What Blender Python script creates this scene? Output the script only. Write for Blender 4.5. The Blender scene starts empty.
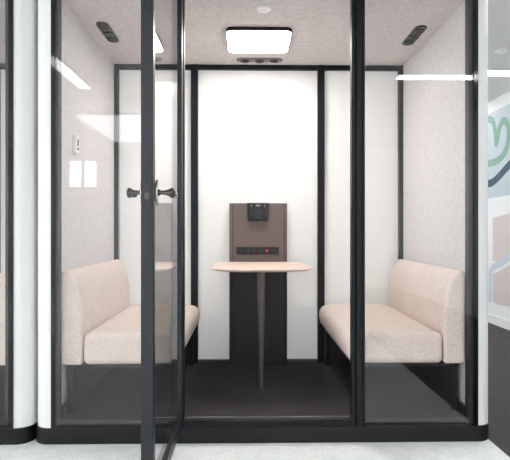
import bpy, bmesh, math
from mathutils import Vector, Matrix
PI = math.pi
sc = bpy.context.scene
COL = sc.collection

# ------------------------------------------------------------------ materials
def lin(c):
    return tuple((v/12.92 if v <= .04045 else ((v+.055)/1.055)**2.4) for v in [x/255 for x in c]) + (1,)

def base_mat(name):
    m = bpy.data.materials.new(name); m.use_nodes = True
    return m, m.node_tree, m.node_tree.nodes['Principled BSDF']

def plain(name, rgb, rough=.5, metal=0.0, spec=.5, coat=0.0):
    """a slightly uneven finish: tiny noise in the roughness"""
    m, nt, p = base_mat(name)
    p.inputs['Base Color'].default_value = lin(rgb)
    p.inputs['Metallic'].default_value = metal
    p.inputs['Specular IOR Level'].default_value = spec
    p.inputs['Coat Weight'].default_value = coat
    p.inputs['Coat Roughness'].default_value = .02
    tc = nt.nodes.new('ShaderNodeTexCoord')
    n = nt.nodes.new('ShaderNodeTexNoise'); n.inputs['Scale'].default_value = 40
    mr = nt.nodes.new('ShaderNodeMapRange')
    mr.inputs['To Min'].default_value = max(rough-.01, 0); mr.inputs['To Max'].default_value = rough+.01
    nt.links.new(tc.outputs['Object'], n.inputs['Vector'])
    nt.links.new(n.outputs['Fac'], mr.inputs['Value']); nt.links.new(mr.outputs['Result'], p.inputs['Roughness'])
    return m

def textile(name, c1, c2, scale=300, bump=.3, rough=.95, big=6, bigamt=.25, sheen=0.0):
    """two-tone fibre texture with a soft larger mottling"""
    m, nt, p = base_mat(name)
    L = nt.links.new
    tc = nt.nodes.new('ShaderNodeTexCoord')
    n1 = nt.nodes.new('ShaderNodeTexNoise'); n1.inputs['Scale'].default_value = scale; n1.inputs['Detail'].default_value = 3
    n2 = nt.nodes.new('ShaderNodeTexNoise'); n2.inputs['Scale'].default_value = big; n2.inputs['Detail'].default_value = 5
    mx = nt.nodes.new('ShaderNodeMix'); mx.data_type = 'FLOAT'; mx.inputs[0].default_value = bigamt
    cr = nt.nodes.new('ShaderNodeValToRGB')
    cr.color_ramp.elements[0].position = .35; cr.color_ramp.elements[0].color = lin(c1)
    cr.color_ramp.elements[1].position = .65; cr.color_ramp.elements[1].color = lin(c2)
    bp = nt.nodes.new('ShaderNodeBump'); bp.inputs['Strength'].default_value = bump; bp.inputs['Distance'].default_value = .002
    L(tc.outputs['Object'], n1.inputs['Vector']); L(tc.outputs['Object'], n2.inputs['Vector'])
    L(n1.outputs['Fac'], mx.inputs[2]); L(n2.outputs['Fac'], mx.inputs[3])
    L(mx.outputs[0], cr.inputs['Fac']); L(cr.outputs['Color'], p.inputs['Base Color'])
    L(n1.outputs['Fac'], bp.inputs['Height']); L(bp.outputs['Normal'], p.inputs['Normal'])
    p.inputs['Roughness'].default_value = rough
    p.inputs['Specular IOR Level'].default_value = .15
    p.inputs['Sheen Weight'].default_value = sheen
    return m

def glass(name, f0=.045, tint=(1, 1, 1, 1)):
    """thin clear pane: straight-through transmission plus Fresnel (Schlick) reflection"""
    m = bpy.data.materials.new(name); m.use_nodes = True
    nt = m.node_tree; nt.nodes.clear(); L = nt.links.new
    out = nt.nodes.new('ShaderNodeOutputMaterial')
    tr = nt.nodes.new('ShaderNodeBsdfTransparent'); tr.inputs['Color'].default_value = tint
    gl = nt.nodes.new('ShaderNodeBsdfGlossy'); gl.inputs['Roughness'].default_value = 0.0
    mx = nt.nodes.new('ShaderNodeMixShader')
    lw = nt.nodes.new('ShaderNodeLayerWeight'); lw.inputs['Blend'].default_value = .5
    pw = nt.nodes.new('ShaderNodeMath'); pw.operation = 'POWER'; pw.inputs[1].default_value = 5
    mu = nt.nodes.new('ShaderNodeMath'); mu.operation = 'MULTIPLY_ADD'
    mu.inputs[1].default_value = 1-f0; mu.inputs[2].default_value = f0
    L(lw.outputs['Facing'], pw.inputs[0]); L(pw.outputs[0], mu.inputs[0]); L(mu.outputs[0], mx.inputs['Fac'])
    L(tr.outputs[0], mx.inputs[1]); L(gl.outputs[0], mx.inputs[2]); L(mx.outputs[0], out.inputs['Surface'])
    return m

def emit(name, rgb, strength):
    m = bpy.data.materials.new(name); m.use_nodes = True
    nt = m.node_tree; nt.nodes.clear()
    out = nt.nodes.new('ShaderNodeOutputMaterial'); e = nt.nodes.new('ShaderNodeEmission')
    e.inputs['Color'].default_value = lin(rgb); e.inputs['Strength'].default_value = strength
    nt.links.new(e.outputs[0], out.inputs['Surface'])
    return m

def wood(name, c1, c2):
    m, nt, p = base_mat(name); L = nt.links.new
    tc = nt.nodes.new('ShaderNodeTexCoord'); mp = nt.nodes.new('ShaderNodeMapping')
    mp.inputs['Scale'].default_value = (2, 40, 40)
    n = nt.nodes.new('ShaderNodeTexNoise'); n.inputs['Scale'].default_value = 3; n.inputs['Detail'].default_value = 6
    cr = nt.nodes.new('ShaderNodeValToRGB')
    cr.color_ramp.elements[0].position = .3; cr.color_ramp.elements[0].color = lin(c1)
    cr.color_ramp.elements[1].position = .7; cr.color_ramp.elements[1].color = lin(c2)
    L(tc.outputs['Object'], mp.inputs['Vector']); L(mp.outputs[0], n.inputs['Vector'])
    L(n.outputs['Fac'], cr.inputs['Fac']); L(cr.outputs[0], p.inputs['Base Color'])
    p.inputs['Roughness'].default_value = .45
    return m

def frosted(name, rgb, share):
    """satin glass: scatters light both ways under a polished face"""
    m, nt, p = base_mat(name)
    p.inputs['Base Color'].default_value = lin(rgb); p.inputs['Roughness'].default_value = .5
    p.inputs['Coat Weight'].default_value = 1.0; p.inputs['Coat Roughness'].default_value = .02
    tl = nt.nodes.new('ShaderNodeBsdfTranslucent'); tl.inputs['Color'].default_value = lin(rgb)
    mx = nt.nodes.new('ShaderNodeMixShader'); mx.inputs['Fac'].default_value = share
    out = [n for n in nt.nodes if n.type == 'OUTPUT_MATERIAL'][0]
    nt.links.new(p.outputs[0], mx.inputs[1]); nt.links.new(tl.outputs[0], mx.inputs[2]); nt.links.new(mx.outputs[0], out.inputs['Surface'])
    return m

M = dict(
    white=plain('white_lacquer', (238, 238, 237), .35),
    black=plain('black_powder_coat', (14, 16, 21), .42, spec=.3),
    doorblack=plain('door_black', (21, 25, 32), .4),
    blackgap=plain('black_gasket', (7, 7, 8), .6),
    base=plain('black_plinth', (18, 20, 21), .45, spec=.35),
    reveal=plain('dark_grey_reveal', (32, 32, 33), .5),
    felt=textile('pale_grey_felt', (202, 198, 198), (230, 227, 228), 120, .5, .95, 30, .35),
    ceilfelt=textile('taupe_grey_felt', (202, 195, 193), (230, 224, 223), 120, .5, .95, 30, .35),
    upholstery=textile('beige_upholstery', (212, 197, 186), (236, 222, 213), 150, .5, .95, 12, .2),
    darkcarpet=textile('charcoal_carpet', (46, 44, 44), (86, 83, 83), 170, 1.0, 1.0, 8, .15),
    officedark=textile('dark_office_carpet', (72, 69, 68), (104, 100, 98), 130, 1.0, 1.0, 8, .15),
    lightcarpet=textile('pale_carpet', (232, 234, 234), (255, 255, 254), 70, .5, 1.0, 14, .4),
    glass=glass('clear_glass'),
    backglass=frosted('satin_white_glass', (249, 248, 246), .40),
    taupe=plain('taupe_laminate', (106, 93, 89), .5),
    taupedark=plain('dark_taupe_edge', (92, 82, 79), .5),
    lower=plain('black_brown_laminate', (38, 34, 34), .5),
    wood=wood('pale_oak', (218, 196, 180), (230, 210, 196)),
    leg=plain('grey_brown_steel', (84, 78, 76), .45),
    brightchrome=plain('polished_nickel', (190, 186, 182), .12, 1.0),
    chrome=plain('dark_nickel', (92, 87, 85), .16, 1.0),
    plastic=plain('black_plastic', (14, 14, 16), .4),
    plasticgrey=plain('dark_grey_plastic', (34, 35, 38), .4),
    red=plain('red_plastic', (205, 60, 50), .4),
    silver=plain('silver_strip', (160, 160, 158), .35, .8),
    ventgrey=plain('vent_grey', (44, 42, 42), .5),
    backventgrey=plain('pale_vent_grey', (120, 114, 112), .5),
    whiteplastic=plain('white_plastic', (240, 239, 238), .4),
    lamp=emit('lit_diffuser', (255, 251, 247), 12.0),
    strip=emit('lit_strip', (250, 252, 255), 7.5),
    stripsoft=emit('soft_strip', (250, 252, 255), 3.6),
    stripbright=emit('bright_strip', (252, 252, 255), 4.5),
    edge=plain('glossy_black_edge', (6, 6, 7), .06),
    bigpanel=emit('lit_ceiling_panel', (244, 249, 255), 1.8),
    ceilpaint=plain('grey_ceiling_paint', (222, 221, 218), .8),
    wallpaint=plain('white_wall_paint', (238, 238, 238), .7),
    muralblue=plain('pale_blue_paint', (190, 201, 206), .6),
    muralgreen=plain('green_paint', (130, 170, 151), .6),
    muralteal=plain('dark_teal_paint', (52, 84, 98), .6),
    muralpink=plain('pale_pink_paint', (212, 200, 196), .6),
    muralice=plain('ice_blue_paint', (204, 213, 223), .6),
    baseboard=plain('white_baseboard_paint', (240, 240, 238), .5),
)

# ------------------------------------------------------------------ mesh helpers (world coordinates)
def box(bm, x0, x1, y0, y1, z0, z1):
    vs = [bm.verts.new((x, y, z)) for x in (x0, x1) for y in (y0, y1) for z in (z0, z1)]
    for f in ((0, 1, 3, 2), (4, 6, 7, 5), (0, 4, 5, 1), (2, 3, 7, 6), (0, 2, 6, 4), (1, 5, 7, 3)):
        bm.faces.new([vs[i] for i in f])

def prism(bm, pts, lo, hi, axis='z'):
    """extrude a 2-D outline along an axis: z -> pts are (x,y); y -> (x,z); x -> (y,z)"""
    def P(p, t):
        return {'z': (p[0], p[1], t), 'y': (p[0], t, p[1]), 'x': (t, p[0], p[1])}[axis]
    a = [bm.verts.new(P(p, lo)) for p in pts]; b = [bm.verts.new(P(p, hi)) for p in pts]
    n = len(pts)
    bm.faces.new(a); bm.faces.new(b)
    for i in range(n):
        bm.faces.new((a[i], a[(i+1) % n], b[(i+1) % n], b[i]))

def arc(cx, cy, r, a0, a1, n=8, ry=None):
    ry = r if ry is None else ry
    return [(cx+r*math.cos(a0+(a1-a0)*i/n), cy+ry*math.sin(a0+(a1-a0)*i/n)) for i in range(n+1)]

def rrect(x0, x1, y0, y1, r, n=8):
    return (arc(x1-r, y0+r, r, -PI/2, 0, n)+arc(x1-r, y1-r, r, 0, PI/2, n) +
            arc(x0+r, y1-r, r, PI/2, PI, n)+arc(x0+r, y0+r, r, PI, 1.5*PI, n))

def tube(bm, p0, p1, r, n=14, r1=None):
    r1 = r if r1 is None else r1
    p0, p1 = Vector(p0), Vector(p1); d = (p1-p0).normalized()
    u = d.orthogonal().normalized(); v = d.cross(u)
    A = [bm.verts.new(p0+r*(u*math.cos(2*PI*i/n)+v*math.sin(2*PI*i/n))) for i in range(n)]
    B = [bm.verts.new(p1+r1*(u*math.cos(2*PI*i/n)+v*math.sin(2*PI*i/n))) for i in range(n)]
    bm.faces.new(A[::-1]); bm.faces.new(B)
    for i in range(n):
        bm.faces.new((A[i], A[(i+1) % n], B[(i+1) % n], B[i]))

def sweep(bm, rings):
    """skin a list of rings (each a list of points) and cap the ends"""
    R = [[bm.verts.new(p) for p in r] for r in rings]; n = len(R[0])
    bm.faces.new(R[0]); bm.faces.new(R[-1])
    for a, b in zip(R, R[1:]):
        for i in range(n):
            bm.faces.new((a[i], a[(i+1) % n], b[(i+1) % n], b[i]))

def obj(name, fill, mat, parent=None, bevel=0.0, seg=3, smooth=True, origin=None, kind=None):
    bm = bmesh.new(); fill(bm)
    bmesh.ops.recalc_face_normals(bm, faces=bm.faces)
    off = Vector((0, 0, 0))
    p = parent
    while p is not None:
        off += p.location; p = p.parent
    if origin is not None:
        loc = Vector(origin)-off; bmesh.ops.translate(bm, verts=bm.verts, vec=-Vector(origin))
    else:
        loc = Vector((0, 0, 0)); bmesh.ops.translate(bm, verts=bm.verts, vec=-off)
    me = bpy.data.meshes.new(name); bm.to_mesh(me); bm.free()
    o = bpy.data.objects.new(name, me); COL.objects.link(o)
    me.materials.append(M[mat])
    o.location = loc
    if parent: o.parent = parent
    if smooth:
        me.polygons.foreach_set('use_smooth', [True]*len(me.polygons))
        try: me.set_sharp_from_angle(angle=math.radians(35))
        except Exception: pass
    if bevel:
        b = o.modifiers.new('b', 'BEVEL'); b.width = bevel; b.segments = seg
        b.limit_method = 'ANGLE'; b.angle_limit = math.radians(40); b.harden_normals = False
    if kind: o['kind'] = kind
    return o

def B(*a): return lambda bm: box(bm, *a)
def BB(*boxes):
    def f(bm):
        for b in boxes: box(bm, *b)
    return f
def PR(*a): return lambda bm: prism(bm, *a)

def thing(name, label, cat, loc, group=None):
    o = bpy.data.objects.new(name, None); COL.objects.link(o)
    o.location = loc; o['label'] = label; o['category'] = cat
    o.empty_display_size = .1
    if group: o['group'] = group
    return o

def copy_tree(o, parent=None):
    c = o.copy(); COL.objects.link(c)
    if parent is not None: c.parent = parent
    for ch in list(o.children): copy_tree(ch, c)
    return c

# ------------------------------------------------------------------ the office around the booth
RX = 2.62         # mural wall
LX, FY, BY, CZ = -6.2, -7.2, 6.0, 2.46
obj('floor', B(LX, 1.105, FY, BY, -.1, 0), 'lightcarpet', kind='structure', smooth=False)
obj('floor_dark', B(1.105, RX, FY, BY, -.1, 0), 'officedark', kind='structure', smooth=False)
obj('ceiling', B(LX, RX, FY, BY, CZ, CZ+.1), 'ceilpaint', kind='structure', smooth=False)
obj('wall_right', B(RX, RX+.1, FY, BY, 0, CZ), 'wallpaint', kind='structure', smooth=False)
obj('baseboard_right', B(RX-.015, RX, FY, BY, 0, .095), 'baseboard', kind='structure', smooth=False)
obj('baseboard_back', B(LX, RX-.015, BY-.015, BY, 0, .095), 'baseboard', kind='structure', smooth=False)

# daylight: a small high window in the wall behind the camera, large ones along the left-hand wall
def wall_with_openings(lo, hi, wins, place):
    def f(bm):
        xs = [lo]
        for a, b, z0, z1 in wins: xs += [a, b]
        xs.append(hi)
        for i in range(0, len(xs), 2): place(bm, xs[i], xs[i+1], 0, CZ)
        for a, b, z0, z1 in wins:
            place(bm, a, b, 0, z0); place(bm, a, b, z1, CZ)
    return f
def sash(wins, place):
    out = []
    for a, b, z0, z1 in wins:
        def f(bm, a=a, b=b, z0=z0, z1=z1):
            t = .05; m = (a+b)/2
            for q in ((a, a+t), (b-t, b), (m-t/2, m+t/2)): place(bm, q[0], q[1], z0, z1)
            place(bm, a, b, z0, z0+t); place(bm, a, b, z1-t, z1)
        out.append(f)
    return out
fw = [(-3.28, -2.70, 1.74, 2.30)]
lw = [(-5.2, -3.5, .6, 2.3), (-3.1, -1.4, .6, 2.3)]
obj('wall_front', wall_with_openings(LX, RX, fw, lambda bm, a, b, z0, z1: box(bm, a, b, FY-.15, FY, z0, z1)), 'wallpaint', kind='structure', smooth=False)
bw = [(-4.4, -2.6, .5, 2.3), (-2.2, -.2, .5, 2.3)]  # unseen windows, there to light the satin back panels from behind
obj('wall_back', wall_with_openings(LX, RX, bw, lambda bm, a, b, z0, z1: box(bm, a, b, BY, BY+.15, z0, z1)), 'wallpaint', kind='structure', smooth=False)
obj('wall_left', wall_with_openings(FY, BY, lw, lambda bm, a, b, z0, z1: box(bm, LX-.15, LX, a, b, z0, z1)), 'wallpaint', kind='structure', smooth=False)
k = 1
for f in sash(fw, lambda bm, a, b, z0, z1: box(bm, a, b, FY-.1, FY-.05, z0, z1)) + sash(lw, lambda bm, a, b, z0, z1: box(bm, LX-.1, LX-.05, a, b, z0, z1)) + sash(bw, lambda bm, a, b, z0, z1: box(bm, a, b, BY+.05, BY+.1, z0, z1)):
    obj('window_%d' % k, f, 'white', kind='structure', smooth=False); k += 1

# mural painted on the right-hand wall, seen in the slit beside the booth
CAMX, CAMY, CAMZ, F = -.083, -2.711, 1.03, 561.0
def mw(px, py):      # photo measurement -> (y, z) on the mural wall
    d = F*(RX-CAMX)/(px-246.5)
    return (CAMY+d, CAMZ+(230-py)*d/F)
mural = thing('wall_mural', 'abstract mural of green and teal brush strokes on the pale blue wall beside the booth', 'mural', (RX, 3.3, .5))
def face_poly(pts, t0, t1):
    return lambda bm: prism(bm, pts, RX-t1, RX-t0, 'x')
obj('painted_ground', face_poly([(1.2, 1.42), (1.2, 2.33), (4.9, 2.33), (4.9, 1.36)], 0, .002), 'muralblue', mural, smooth=False)
def stroke(pts, w, up=.004):
    # smooth the polyline, then a ribbon with round ends, as a solid 2 mm thick
    P = [Vector(p) for p in pts]
    for _ in range(3):
        Q = [P[0]]
        for a, b in zip(P, P[1:]): Q += [a*.75+b*.25, a*.25+b*.75]
        P = Q+[P[-1]]
    Lf, Rt = [], []
    n = len(P)
    for i in range(n):
        d = (P[min(i+1, n-1)]-P[max(i-1, 0)]).normalized(); nn = Vector((-d.y, d.x))
        Lf.append(P[i]+nn*w/2); Rt.append(P[i]-nn*w/2)
    d0 = (P[1]-P[0]).normalized(); d1 = (P[-1]-P[-2]).normalized()
    a1 = math.atan2(d1.y, d1.x); a0 = math.atan2(-d0.y, -d0.x)
    def f(bm):
        def quad(k):
            return [bm.verts.new((RX-k, v.x, v.y)) for v in Lf], [bm.verts.new((RX-k, v.x, v.y)) for v in Rt]
        A, Bv = quad(.002), quad(up)
        for i in range(n-1):
            bm.faces.new((Bv[0][i], Bv[0][i+1], Bv[1][i+1], Bv[1][i]))
            bm.faces.new((A[0][i], A[0][i+1], Bv[0][i+1], Bv[0][i]))
            bm.faces.new((A[1][i], A[1][i+1], Bv[1][i+1], Bv[1][i]))
        for e, c, a in ((-1, P[-1], a1), (0, P[0], a0)):
            cap = [bm.verts.new((RX-up, c.x+w/2*math.cos(a-PI/2+PI*j/8), c.y+w/2*math.sin(a-PI/2+PI*j/8))) for j in range(9)]
            bm.faces.new(cap)
    return f
G1 = [(482, 130), (486, 121.5), (491, 117.5), (495, 121), (496.8, 131), (497.6, 143)]
G2 = [(498.2, 143), (500.3, 129), (503.5, 120), (508, 119.5), (510.5, 129), (509.8, 143), (505.5, 154), (499, 160.5), (490.5, 163)]
obj('brush_stroke', stroke([mw(*p) for p in G1], .075), 'muralgreen', mural, smooth=False)
obj('brush_stroke', stroke([mw(*p) for p in G2], .080, .0045), 'muralgreen', mural, smooth=False)
T = [(484, 184), (490, 183.5), (495, 181.5), (501, 175.5), (508, 167.5), (517, 158), (530, 150)]
obj('brush_stroke', stroke([mw(*p) for p in T], .085), 'muralteal', mural, smooth=False)
obj('painted_shape', face_poly([mw(494, 218), mw(530, 208), mw(530, 250), mw(506, 259), mw(498, 262), mw(494, 261)], 0, .002), 'muralpink', mural, smooth=False)
obj('painted_shape', face_poly([mw(494, 274), mw(499, 272.5), mw(510, 266), mw(530, 258), mw(530, 318), mw(510, 307), mw(498, 305), mw(494, 302)], 0, .002), 'muralpink', mural, smooth=False)
I = [(491.3, 300), (491.3, 285), (491.5, 271), (496, 266.5), (502, 264.5), (508, 259), (516, 253), (530, 248)]
obj('brush_stroke', stroke([mw(*p) for p in I], .07), 'muralice', mural, smooth=False)

# ceiling lights and fittings of the office, plus added fill strips by the mural
def strip_light(x0, x1, y0, y1, label, group=None, mat='strip'):
    t = thing('ceiling_light', label, 'light', ((x0+x1)/2, (y0+y1)/2, CZ), group)
    obj('housing', B(x0-.012, x1+.012, y0-.012, y1+.012, CZ-.022, CZ), 'white', t, smooth=False)
    obj('diffuser', B(x0, x1, y0, y1, CZ-.026, CZ-.02), mat, t, smooth=False)
    return t
strip_light(1.95, 2.60, 2.22, 2.36, 'slim lit ceiling strip visible past the booth beside the mural', mat='stripbright')
strip_light(-1.75, -1.64, -2.90, -1.90, 'lit ceiling strip mirrored as a slanting bar in the pane beside the open door', mat='stripsoft')
strip_light(1.30, 2.55, -2.50, -2.36, 'lit ceiling strip mirrored as a level bar in the pane above the bench')
strip_light(-2.2, 1.4, -6.3, -4.2, 'broad lit ceiling panel mirrored faintly in the booth glass', mat='bigpanel')
strip_light(1.35, 2.55, 3.62, 3.76, 'added fill strip further back along the mural wall, unseen behind the booth', mat='stripbright')  # added out of view to brighten the dark mural
strip_light(1.35, 2.45, .30, .44, 'added fill strip, unseen, over the aisle between booth and mural wall', mat='stripbright')  # unseen lamp added to lift the dim side of the office
dl = thing('smoke_detector', 'small white round detector on the office ceiling by the mural', 'detector', (1.93, 1.7, CZ))
obj('rim', lambda bm: tube(bm, (1.93, 1.7, CZ), (1.93, 1.7, CZ-.012), .055, 28), 'whiteplastic', dl, bevel=.004)
obj('sensor', lambda bm: tube(bm, (1.93, 1.7, CZ-.01), (1.93, 1.7, CZ-.035), .03, 20, .018), 'whiteplastic', dl)

# ------------------------------------------------------------------ the glazed meeting booth
HW, D, HT = 1.115, 1.30, 2.26          # half width, depth, height
FZ, IZ = .113, 2.173                    # inner floor and ceiling
JL0, JL1, JR0, JR1 = -.446, -.388, .424, .488
def build_booth():
    t = thing('meeting_booth', 'white and black glazed meeting booth with open door and two facing benches', 'booth', (0, D/2, 0))
    obj('plinth', PR(rrect(-HW-.003, HW+.003, -.004, D, .078, 10), 0, .079), 'base', t, bevel=.006)
    obj('roof', PR(rrect(-HW, HW, 0, D, .075, 10), IZ+.02, HT), 'white', t, bevel=.004)
    obj('booth_floor', B(-1.0, 1.0, .008, 1.2, .092, FZ), 'darkcarpet', t, smooth=False)
    obj('booth_ceiling', B(-1.03, 1.03, .03, 1.22, IZ, IZ+.02), 'ceilfelt', t, smooth=False)
    for s in (-1, 1):
        e, h = (1.024, HW-.004) if s < 0 else (1.039, HW)
        pts = [(e, 0), (h-.075, 0)]+arc(h-.075, .075, .075, -PI/2, 0, 10)[1:] + arc(h-.075, D-.075, .075, 0, PI/2, 10)+[(1.034, D), (1.034, .04), (e, .034)]
        obj('outer_panel', PR([(s*x, y) for x, y in pts], .079, IZ+.02), 'white', t)
        obj('felt_wall', B(min(s*1.0, s*1.034), max(s*1.0, s*1.034), .034, 1.2, .08, IZ), 'felt', t, smooth=False)
        obj('skirting', B(min(s*.985, s*1.0), max(s*.985, s*1.0), .034, 1.17, FZ, FZ+.05), 'plastic', t, smooth=False)
    # front frame: black edge strips, inner reveals, jambs, bottom and top rails
    for q in ((-1.0235, -1.005, -.007, -.0035, .079, 2.17), (1.0165, 1.0385, -.007, -.0035, .079, 2.17),
              (-1.005, JL0-.002, -.007, -.0035, .079, .092), (JR1+.002, 1.0165, -.007, -.0035, .079, .092)):
        obj('edge_strip', B(*q), 'edge', t, smooth=False)
    obj('head_rail', B(-1.0235, 1.034, .007, .03, 2.168, IZ+.02), 'blackgap', t, smooth=False)
    obj('reveal_strip', B(-1.0235, -.991, .007, .05, .09, 2.168), 'reveal', t, smooth=False)
    obj('reveal_strip', B(.996, 1.034, .007, .05, .09, 2.168), 'reveal', t, smooth=False)
    obj('door_jamb', BB((JL0, JL1-.022, -.004, .05, .079, 2.17), (JL1-.020, JL1, -.001, .05, .079, 2.17)), 'black', t, bevel=.003, seg=2, smooth=False)
    obj('door_jamb', BB((JR0, JR0+.02, .003, .05, .079, 2.17), (JR0+.022, JR1-.014, -.004, .05, .079, 2.17), (JR1-.013, JR1, -.001, .05, .079, 2.17)), 'black', t, bevel=.003, seg=2, smooth=False)
    obj('threshold', BB((JL1, JR0, -.002, .05, .079, .106), ), 'black', t, bevel=.002)
    obj('threshold_strip', BB((JL1, JR0, .030, .042, .106, .116), ), 'silver', t, smooth=False)
    obj('glass_pane', B(-1.0235, JL0-.001, -.003, .006, .083, 2.17), 'glass', t, smooth=False)
    obj('glass_pane', B(JR1+.001, 1.0385, -.003, .006, .083, 2.17), 'glass', t, smooth=False)
    # back wall: posts, rails, three white glass panels
    xs = [(-1.0, -.972), (-.472, -.424), (.406, .453), (.972, 1.0)]
    for a, b in xs:
        obj('back_post', B(a, b, 1.165, 1.215, FZ, IZ), 'black', t, smooth=False)
    for (a, b) in ((-.966, -.472), (-.424, .406), (.453, .966)):
        obj('back_panel', B(a-.004, b+.004, 1.199, 1.2, FZ, IZ), 'backglass', t, smooth=False)
        obj('top_rail', B(a, b, 1.17, 1.21, IZ-.032, IZ), 'black', t, smooth=False)
        obj('bottom_rail', B(a, b, 1.175, 1.21, FZ, FZ+.018), 'leg', t, smooth=False)
    # door hinged at the near-left jamb, modelled closed in x>0 and then swung out by 90 degrees
    hx, hy = -.3925, -.006
    W, TH, z0, z1 = .852, .041, .098, 2.165
    S = .047
    d = obj('door', BB((hx, hx+S, hy-TH, hy, z0, z1), (hx+W-.04, hx+W, hy-TH, hy, z0, z1),
                       (hx+S, hx+W-.04, hy-TH, hy, z0, z0+.045), (hx+S, hx+W-.04, hy-TH, hy, z1-.04, z1)),
            'doorblack', t, origin=(hx, hy, 0), bevel=.002)
    obj('door_glass', B(hx+S-.004, hx+W-.036, hy-TH+.022, hy-TH+.030, z0+.04, z1-.04), 'glass', d, smooth=False)
    lx, lz = hx+W-.055, 1.157
    lp = obj('lock_plate', PR(rrect(hy-TH/2-.011, hy-TH/2+.011, lz-.045, lz+.045, .011), hx+W-.001, hx+W+.002, 'x'), 'plasticgrey', d)
    obj('latch_bolt', PR(rrect(hy-TH/2-.007, hy-TH/2+.007, lz-.026, lz-.004, .003), hx+W, hx+W+.008, 'x'), 'leg', d)
    obj('lock_screw', lambda bm: tube(bm, (hx+W, hy-TH/2, lz+.032), (hx+W+.003, hy-TH/2, lz+.032), .005, 12), 'blackgap', d)
    for s in (-1, 1):
        yf = hy-TH if s < 0 else hy
        obj('handle_plate', PR([(lx+x, lz+z) for x, z in arc(0, 0, .024, 0, 2*PI, 28, .044)[:-1]], min(yf, yf+s*.009), max(yf, yf+s*.009), 'y'), 'brightchrome', d, bevel=.002)
        def lever(bm, s=s, yf=yf):
            # neck out of the plate, then a flattened grip that runs back along the door and flares at the elbow
            path = [((0, .004), (.011, .011)), ((0, .013), (.011, .011)), ((0, .016), (.007, .007)), ((-.001, .032), (.007, .008)), ((-.006, .044), (.010, .013)),
                    ((-.016, .052), (.010, .018)), ((-.035, .055), (.008, .017)), ((-.075, .056), (.007, .013)), ((-.115, .054), (.006, .011)), ((-.128, .050), (.004, .008))]
            rings = []
            n = 16
            for i, ((u, v), (a, b)) in enumerate(path):
                p0 = Vector(path[max(i-1, 0)][0]); p1 = Vector(path[min(i+1, len(path)-1)][0])
                dd = (p1-p0).normalized(); nn = Vector((-dd.y, dd.x))
                rings.append([(lx+u+nn.x*a*math.cos(2*PI*k/n), yf+s*(v+nn.y*a*math.cos(2*PI*k/n)), lz+b*math.sin(2*PI*k/n)) for k in range(n)])
            sweep(bm, rings)
        obj('lever_handle', lever, 'chrome', d)
    for z in (.35, 1.9):
        obj('hinge', lambda bm, z=z: tube(bm, (hx+.001, hy-.001, z-.04), (hx+.001, hy-.001, z+.04), .006, 12), 'black', d)
    return t, d
booth, door = build_booth()
DX = -2.242
other = copy_tree(booth)
other.location.x += DX
other['label'] = 'second glazed booth with closed door, only its corner showing beside the first booth'
door.rotation_euler.z = -PI/2

# ------------------------------------------------------------------ benches
def seat_profile(s):
    p = [(.888, .368), (.46, .370)]
    p += arc(.462, .420, .050, -PI/2, -PI, 6)[1:]
    p += [(.408, .450)]
    p += arc(.464, .462, .055, PI, PI*.52, 8)
    p += [(.53, .525), (.64, .528), (.76, .526), (.86, .521), (.888, .518)]
    return [(s*x, z) for x, z in p]
def back_profile(s):
    p = [(.9985, .368), (.892, .368), (.891, .50), (.889, .58), (.891, .63), (.896, .68), (.905, .73), (.919, .775), (.935, .803), (.953, .823), (.970, .831), (.988, .827), (.9985, .805)]
    return [(s*x, z) for x, z in p]
def bench(s, label):
    t = thing('bench', label, 'bench', (s*.7, .6, FZ), None)
    y0, y1 = .045, 1.148
    obj('seat', PR(seat_profile(s), y0, y1, 'y'), 'upholstery', t, bevel=.028, seg=5)
    obj('backrest', PR(back_profile(s), y0, y1, 'y'), 'upholstery', t, bevel=.014, seg=4)
    for x in (.445, .950):
        for y in (.105, 1.075):
            obj('leg', B(min(s*(x-.0), s*(x+.028)), max(s*x, s*(x+.028)), y, y+.03, FZ, .352), 'black', t, bevel=.002)
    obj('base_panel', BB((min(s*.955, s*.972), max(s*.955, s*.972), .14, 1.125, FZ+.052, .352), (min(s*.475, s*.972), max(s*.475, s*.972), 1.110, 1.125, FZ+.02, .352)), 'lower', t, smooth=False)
    def frame(bm):
        for x in (.445, .950): box(bm, min(s*x, s*(x+.028)), max(s*x, s*(x+.028)), .08, 1.13, .350, .370)
        for y in (.08, 1.10): box(bm, min(s*.473, s*.950), max(s*.473, s*.950), y, y+.03, .350, .370)
    obj('bench_frame', frame, 'black', t, smooth=False)
    return t
bench(-1, 'beige upholstered bench behind the fixed pane and the open door')
br = bench(1, 'beige upholstered bench behind the pane next to the mural wall')
b3 = copy_tree(br); b3.location.x += DX
b3['label'] = 'beige bench sliver seen inside the neighbouring booth'

# ------------------------------------------------------------------ media unit and table
mu = thing('media_unit', 'tall taupe media column with black bracket and socket strip on the back wall', 'media unit', (0, 1.14, FZ))
obj('upper_panel', B(-.172, .178, 1.10, 1.185, .80, 1.212), 'taupe', mu, bevel=.002)
obj('lower_panel', B(-.172, .178, 1.102, 1.185, FZ, .797), 'lower', mu, smooth=False)
for a, b in ((-.195, -.175), (.181, .198)):
    obj('side_trim', B(a, b, 1.098, 1.19, .80, 1.212), 'taupe' if a > 0 else 'taupe', mu, bevel=.002)
    obj('lower_trim', B(a, b, 1.098, 1.19, FZ, .797), 'lower', mu, bevel=.002)
obj('shadow_gap', BB((-.176, -.171, 1.103, 1.18, FZ, 1.21), (.177, .182, 1.103, 1.18, FZ, 1.21)), 'blackgap', mu, smooth=False)
def trap(x0, x1, x2, x3, z0, z1): return [(x0, z0), (x1, z0), (x2, z1), (x3, z1)]
br_ = obj('screen_bracket', PR([(-.068, 1.100), (-.060, 1.090), (.060, 1.090), (.068, 1.100), (.074, 1.2125), (-.074, 1.2125)], 1.072, 1.1005, 'y'), 'plastic', mu, bevel=.003)
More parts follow.
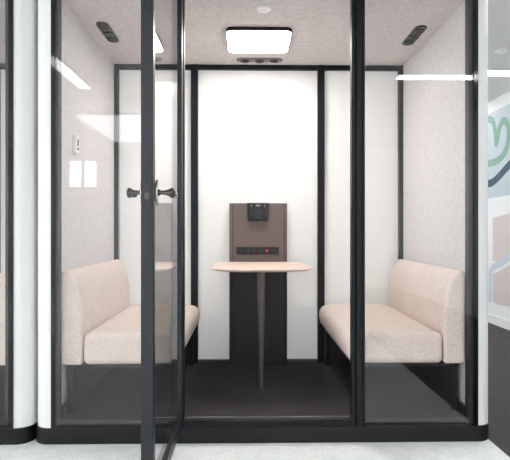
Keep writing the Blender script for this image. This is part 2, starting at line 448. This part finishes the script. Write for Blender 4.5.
for a in (-.060, .040): obj('clamp_arm', B(a, a+.020, 1.062, 1.074, 1.115, 1.185), 'plasticgrey', br_, bevel=.004)
obj('clamp_block', PR([(-.030, 1.112), (-.038, 1.100), (.038, 1.100), (.030, 1.112), (.030, 1.165), (-.030, 1.165)], 1.064, 1.074, 'y'), 'plasticgrey', br_, bevel=.003)
obj('silver_pin', B(-.016, .016, 1.068, 1.074, 1.190, 1.199), 'silver', br_, smooth=False)
for x in (-.045, .045): obj('screw', lambda bm, x=x: tube(bm, (x, 1.066, 1.194), (x, 1.074, 1.194), .005, 12), 'silver', br_)
ss = obj('socket_strip', B(-.146, .142, 1.093, 1.1005, .864, .914), 'plastic', mu, bevel=.002)
for x in (-.072, -.027, .018):
    so = obj('socket', lambda bm, x=x: tube(bm, (x, 1.0935, .891), (x, 1.0905, .891), .0165, 20), 'plasticgrey', ss)
    obj('socket_hole', lambda bm, x=x: (tube(bm, (x-.007, 1.0915, .891), (x-.007, 1.0898, .891), .003, 8), tube(bm, (x+.007, 1.0915, .891), (x+.007, 1.0898, .891), .003, 8)), 'leg', so)
obj('red_button', lambda bm: tube(bm, (.060, 1.0935, .891), (.060, 1.088, .891), .010, 18), 'red', ss)
obj('cable_port', B(.090, .120, 1.090, 1.0935, .881, .900), 'plasticgrey', ss, bevel=.002)
obj('cable_port', B(-.128, -.100, 1.090, 1.0935, .881, .900), 'plasticgrey', ss, bevel=.002)

mu.location.x -= .010

tb = thing('table', 'small pale wood table with rounded front and single blade leg against the media column', 'table', (0, .72, FZ))
def top(bm):
    yf, yr, hw, z1 = .345, 1.085, .292, .815
    def outline(k):   # k insets the front and the sides
        r = .20
        return (arc(hw-k-r, yf+k+r*.8, r, -PI/2, 0, 14, r*.8)+arc(hw-k-.07, yr-.07, .07, 0, PI/2, 8)
                + arc(-hw+k+.07, yr-.07, .07, PI/2, PI, 8)+arc(-hw+k+r, yf+k+r*.8, r, PI, 1.5*PI, 14, r*.8))
    rings = []
    for k, z in ((.022, z1-.017), (.004, z1-.009), (0, z1-.006), (.001, z1-.002), (.004, z1)):
        rings.append([(x, y, z) for x, y in outline(k)])
    sweep(bm, rings)
obj('tabletop', top, 'wood', tb)
def legf(bm):
    # thin blade, wide in depth at the top, tapering towards the floor
    rings = []
    for z, y0, y1, w in ((.798, .42, .86, .020), (.70, .44, .80, .019), (.40, .50, .68, .015), (FZ, .53, .62, .010)):
        rings.append([(-.002+x, y, z) for x, y in rrect(-w, w, y0, y1, w*.6, 4)])
    sweep(bm, rings)
obj('table_leg', legf, 'leg', tb)

# ------------------------------------------------------------------ booth fittings
lp = thing('ceiling_lamp', 'lit square white light panel with rounded corners on the booth ceiling', 'light', (.0, .68, IZ))
obj('housing', PR(rrect(-.205, .173, .443, .835, .042), IZ-.021, IZ, 'z'), 'black', lp)
obj('lit_diffuser', PR(rrect(-.200, .168, .448, .830, .04), IZ-.026, IZ-.019, 'z'), 'lamp', lp, bevel=.004)
sd = thing('ceiling_sensor', 'small white round sensor on the booth ceiling in front of the light panel', 'sensor', (.003, .18, IZ))
obj('dome', lambda bm: tube(bm, (.003, .18, IZ), (.003, .18, IZ-.014), .04, 32, .034), 'whiteplastic', sd, bevel=.004)
obj('lens', lambda bm: tube(bm, (.003, .18, IZ-.013), (.003, .18, IZ-.017), .012, 20), 'whiteplastic', sd)
def vent(cx, cy, along, plate, label, grp=None):
    t = thing('ceiling_vent', label, 'vent', (cx, cy, IZ))
    a, b = (.034, .16) if along == 'y' else (.155, .036)
    obj('plate', PR(rrect(cx-a, cx+a, cy-b, cy+b, .034), IZ-.010, IZ, 'z'), plate, t, bevel=.003)
    for k in (-1, 0, 1):
        x, y = (cx, cy+k*.098) if along == 'y' else (cx+k*.098, cy)
        def ring(bm, x=x, y=y):
            o = arc(x, y, .030, 0, 2*PI, 24)[:-1]; i_ = arc(x, y, .024, 0, 2*PI, 24)[:-1]
            lo, hi = IZ-.016, IZ-.009
            V = [[bm.verts.new((p[0], p[1], z)) for p in q] for q, z in ((o, hi), (o, lo), (i_, lo), (i_, hi))]
            for A, C in zip(V, V[1:]):
                for j in range(24): bm.faces.new((A[j], A[(j+1) % 24], C[(j+1) % 24], C[j]))
        obj('nozzle', ring, 'plastic', t)
        obj('opening', lambda bm, x=x, y=y: tube(bm, (x, y, IZ-.009), (x, y, IZ-.0125), .0242, 24), 'blackgap', t)
    return t
vent(-.886, .54, 'y', 'ventgrey', 'dark three-hole vent on the ceiling above the bench by the open door')
vent(.895, .56, 'y', 'ventgrey', 'dark three-hole vent on the ceiling above the bench by the mural side')
vent(0, 1.045, 'x', 'backventgrey', 'three-hole vent on the ceiling between light panel and back wall')
th = thing('thermostat', 'small white control box on the felt wall above the bench by the open door', 'thermostat', (-1.0, .28, 1.5))
obj('case', PR(rrect(.255, .315, 1.44, 1.53, .006), -1.0, -.982, 'x'), 'whiteplastic', th, bevel=.002)
obj('button', PR(rrect(.275, .295, 1.475, 1.51, .004), -.983, -.979, 'x'), 'backventgrey', th)
obj('button', PR(rrect(.275, .295, 1.453, 1.467, .004), -.983, -.979, 'x'), 'plasticgrey', th)

# ------------------------------------------------------------------ daylight, camera, view
w = bpy.data.worlds.new('sky'); sc.world = w; w.use_nodes = True
nt = w.node_tree; bg = nt.nodes['Background']
bg.inputs['Color'].default_value = lin((247, 250, 255)); bg.inputs['Strength'].default_value = 3.0

cam = bpy.data.cameras.new('camera'); co = bpy.data.objects.new('camera', cam); COL.objects.link(co)
co.location = (CAMX, CAMY, CAMZ)
co.rotation_euler = (PI/2, 0, math.radians(-1.05))
cam.shift_x = -.0050
cam.sensor_width = 36; cam.sensor_fit = 'HORIZONTAL'; cam.lens = 36*F/510
cam.clip_start = .02
sc.camera = co
sc.view_settings.view_transform = 'Standard'
sc.view_settings.look = 'None'
sc.view_settings.gamma = 1
sc.view_settings.use_curve_mapping = False
sc.view_settings.exposure = 1.55
sc.cycles.max_bounces = 16
sc.cycles.diffuse_bounces = 6
sc.cycles.glossy_bounces = 6
sc.cycles.transparent_max_bounces = 24
sc.cycles.sample_clamp_indirect = 8
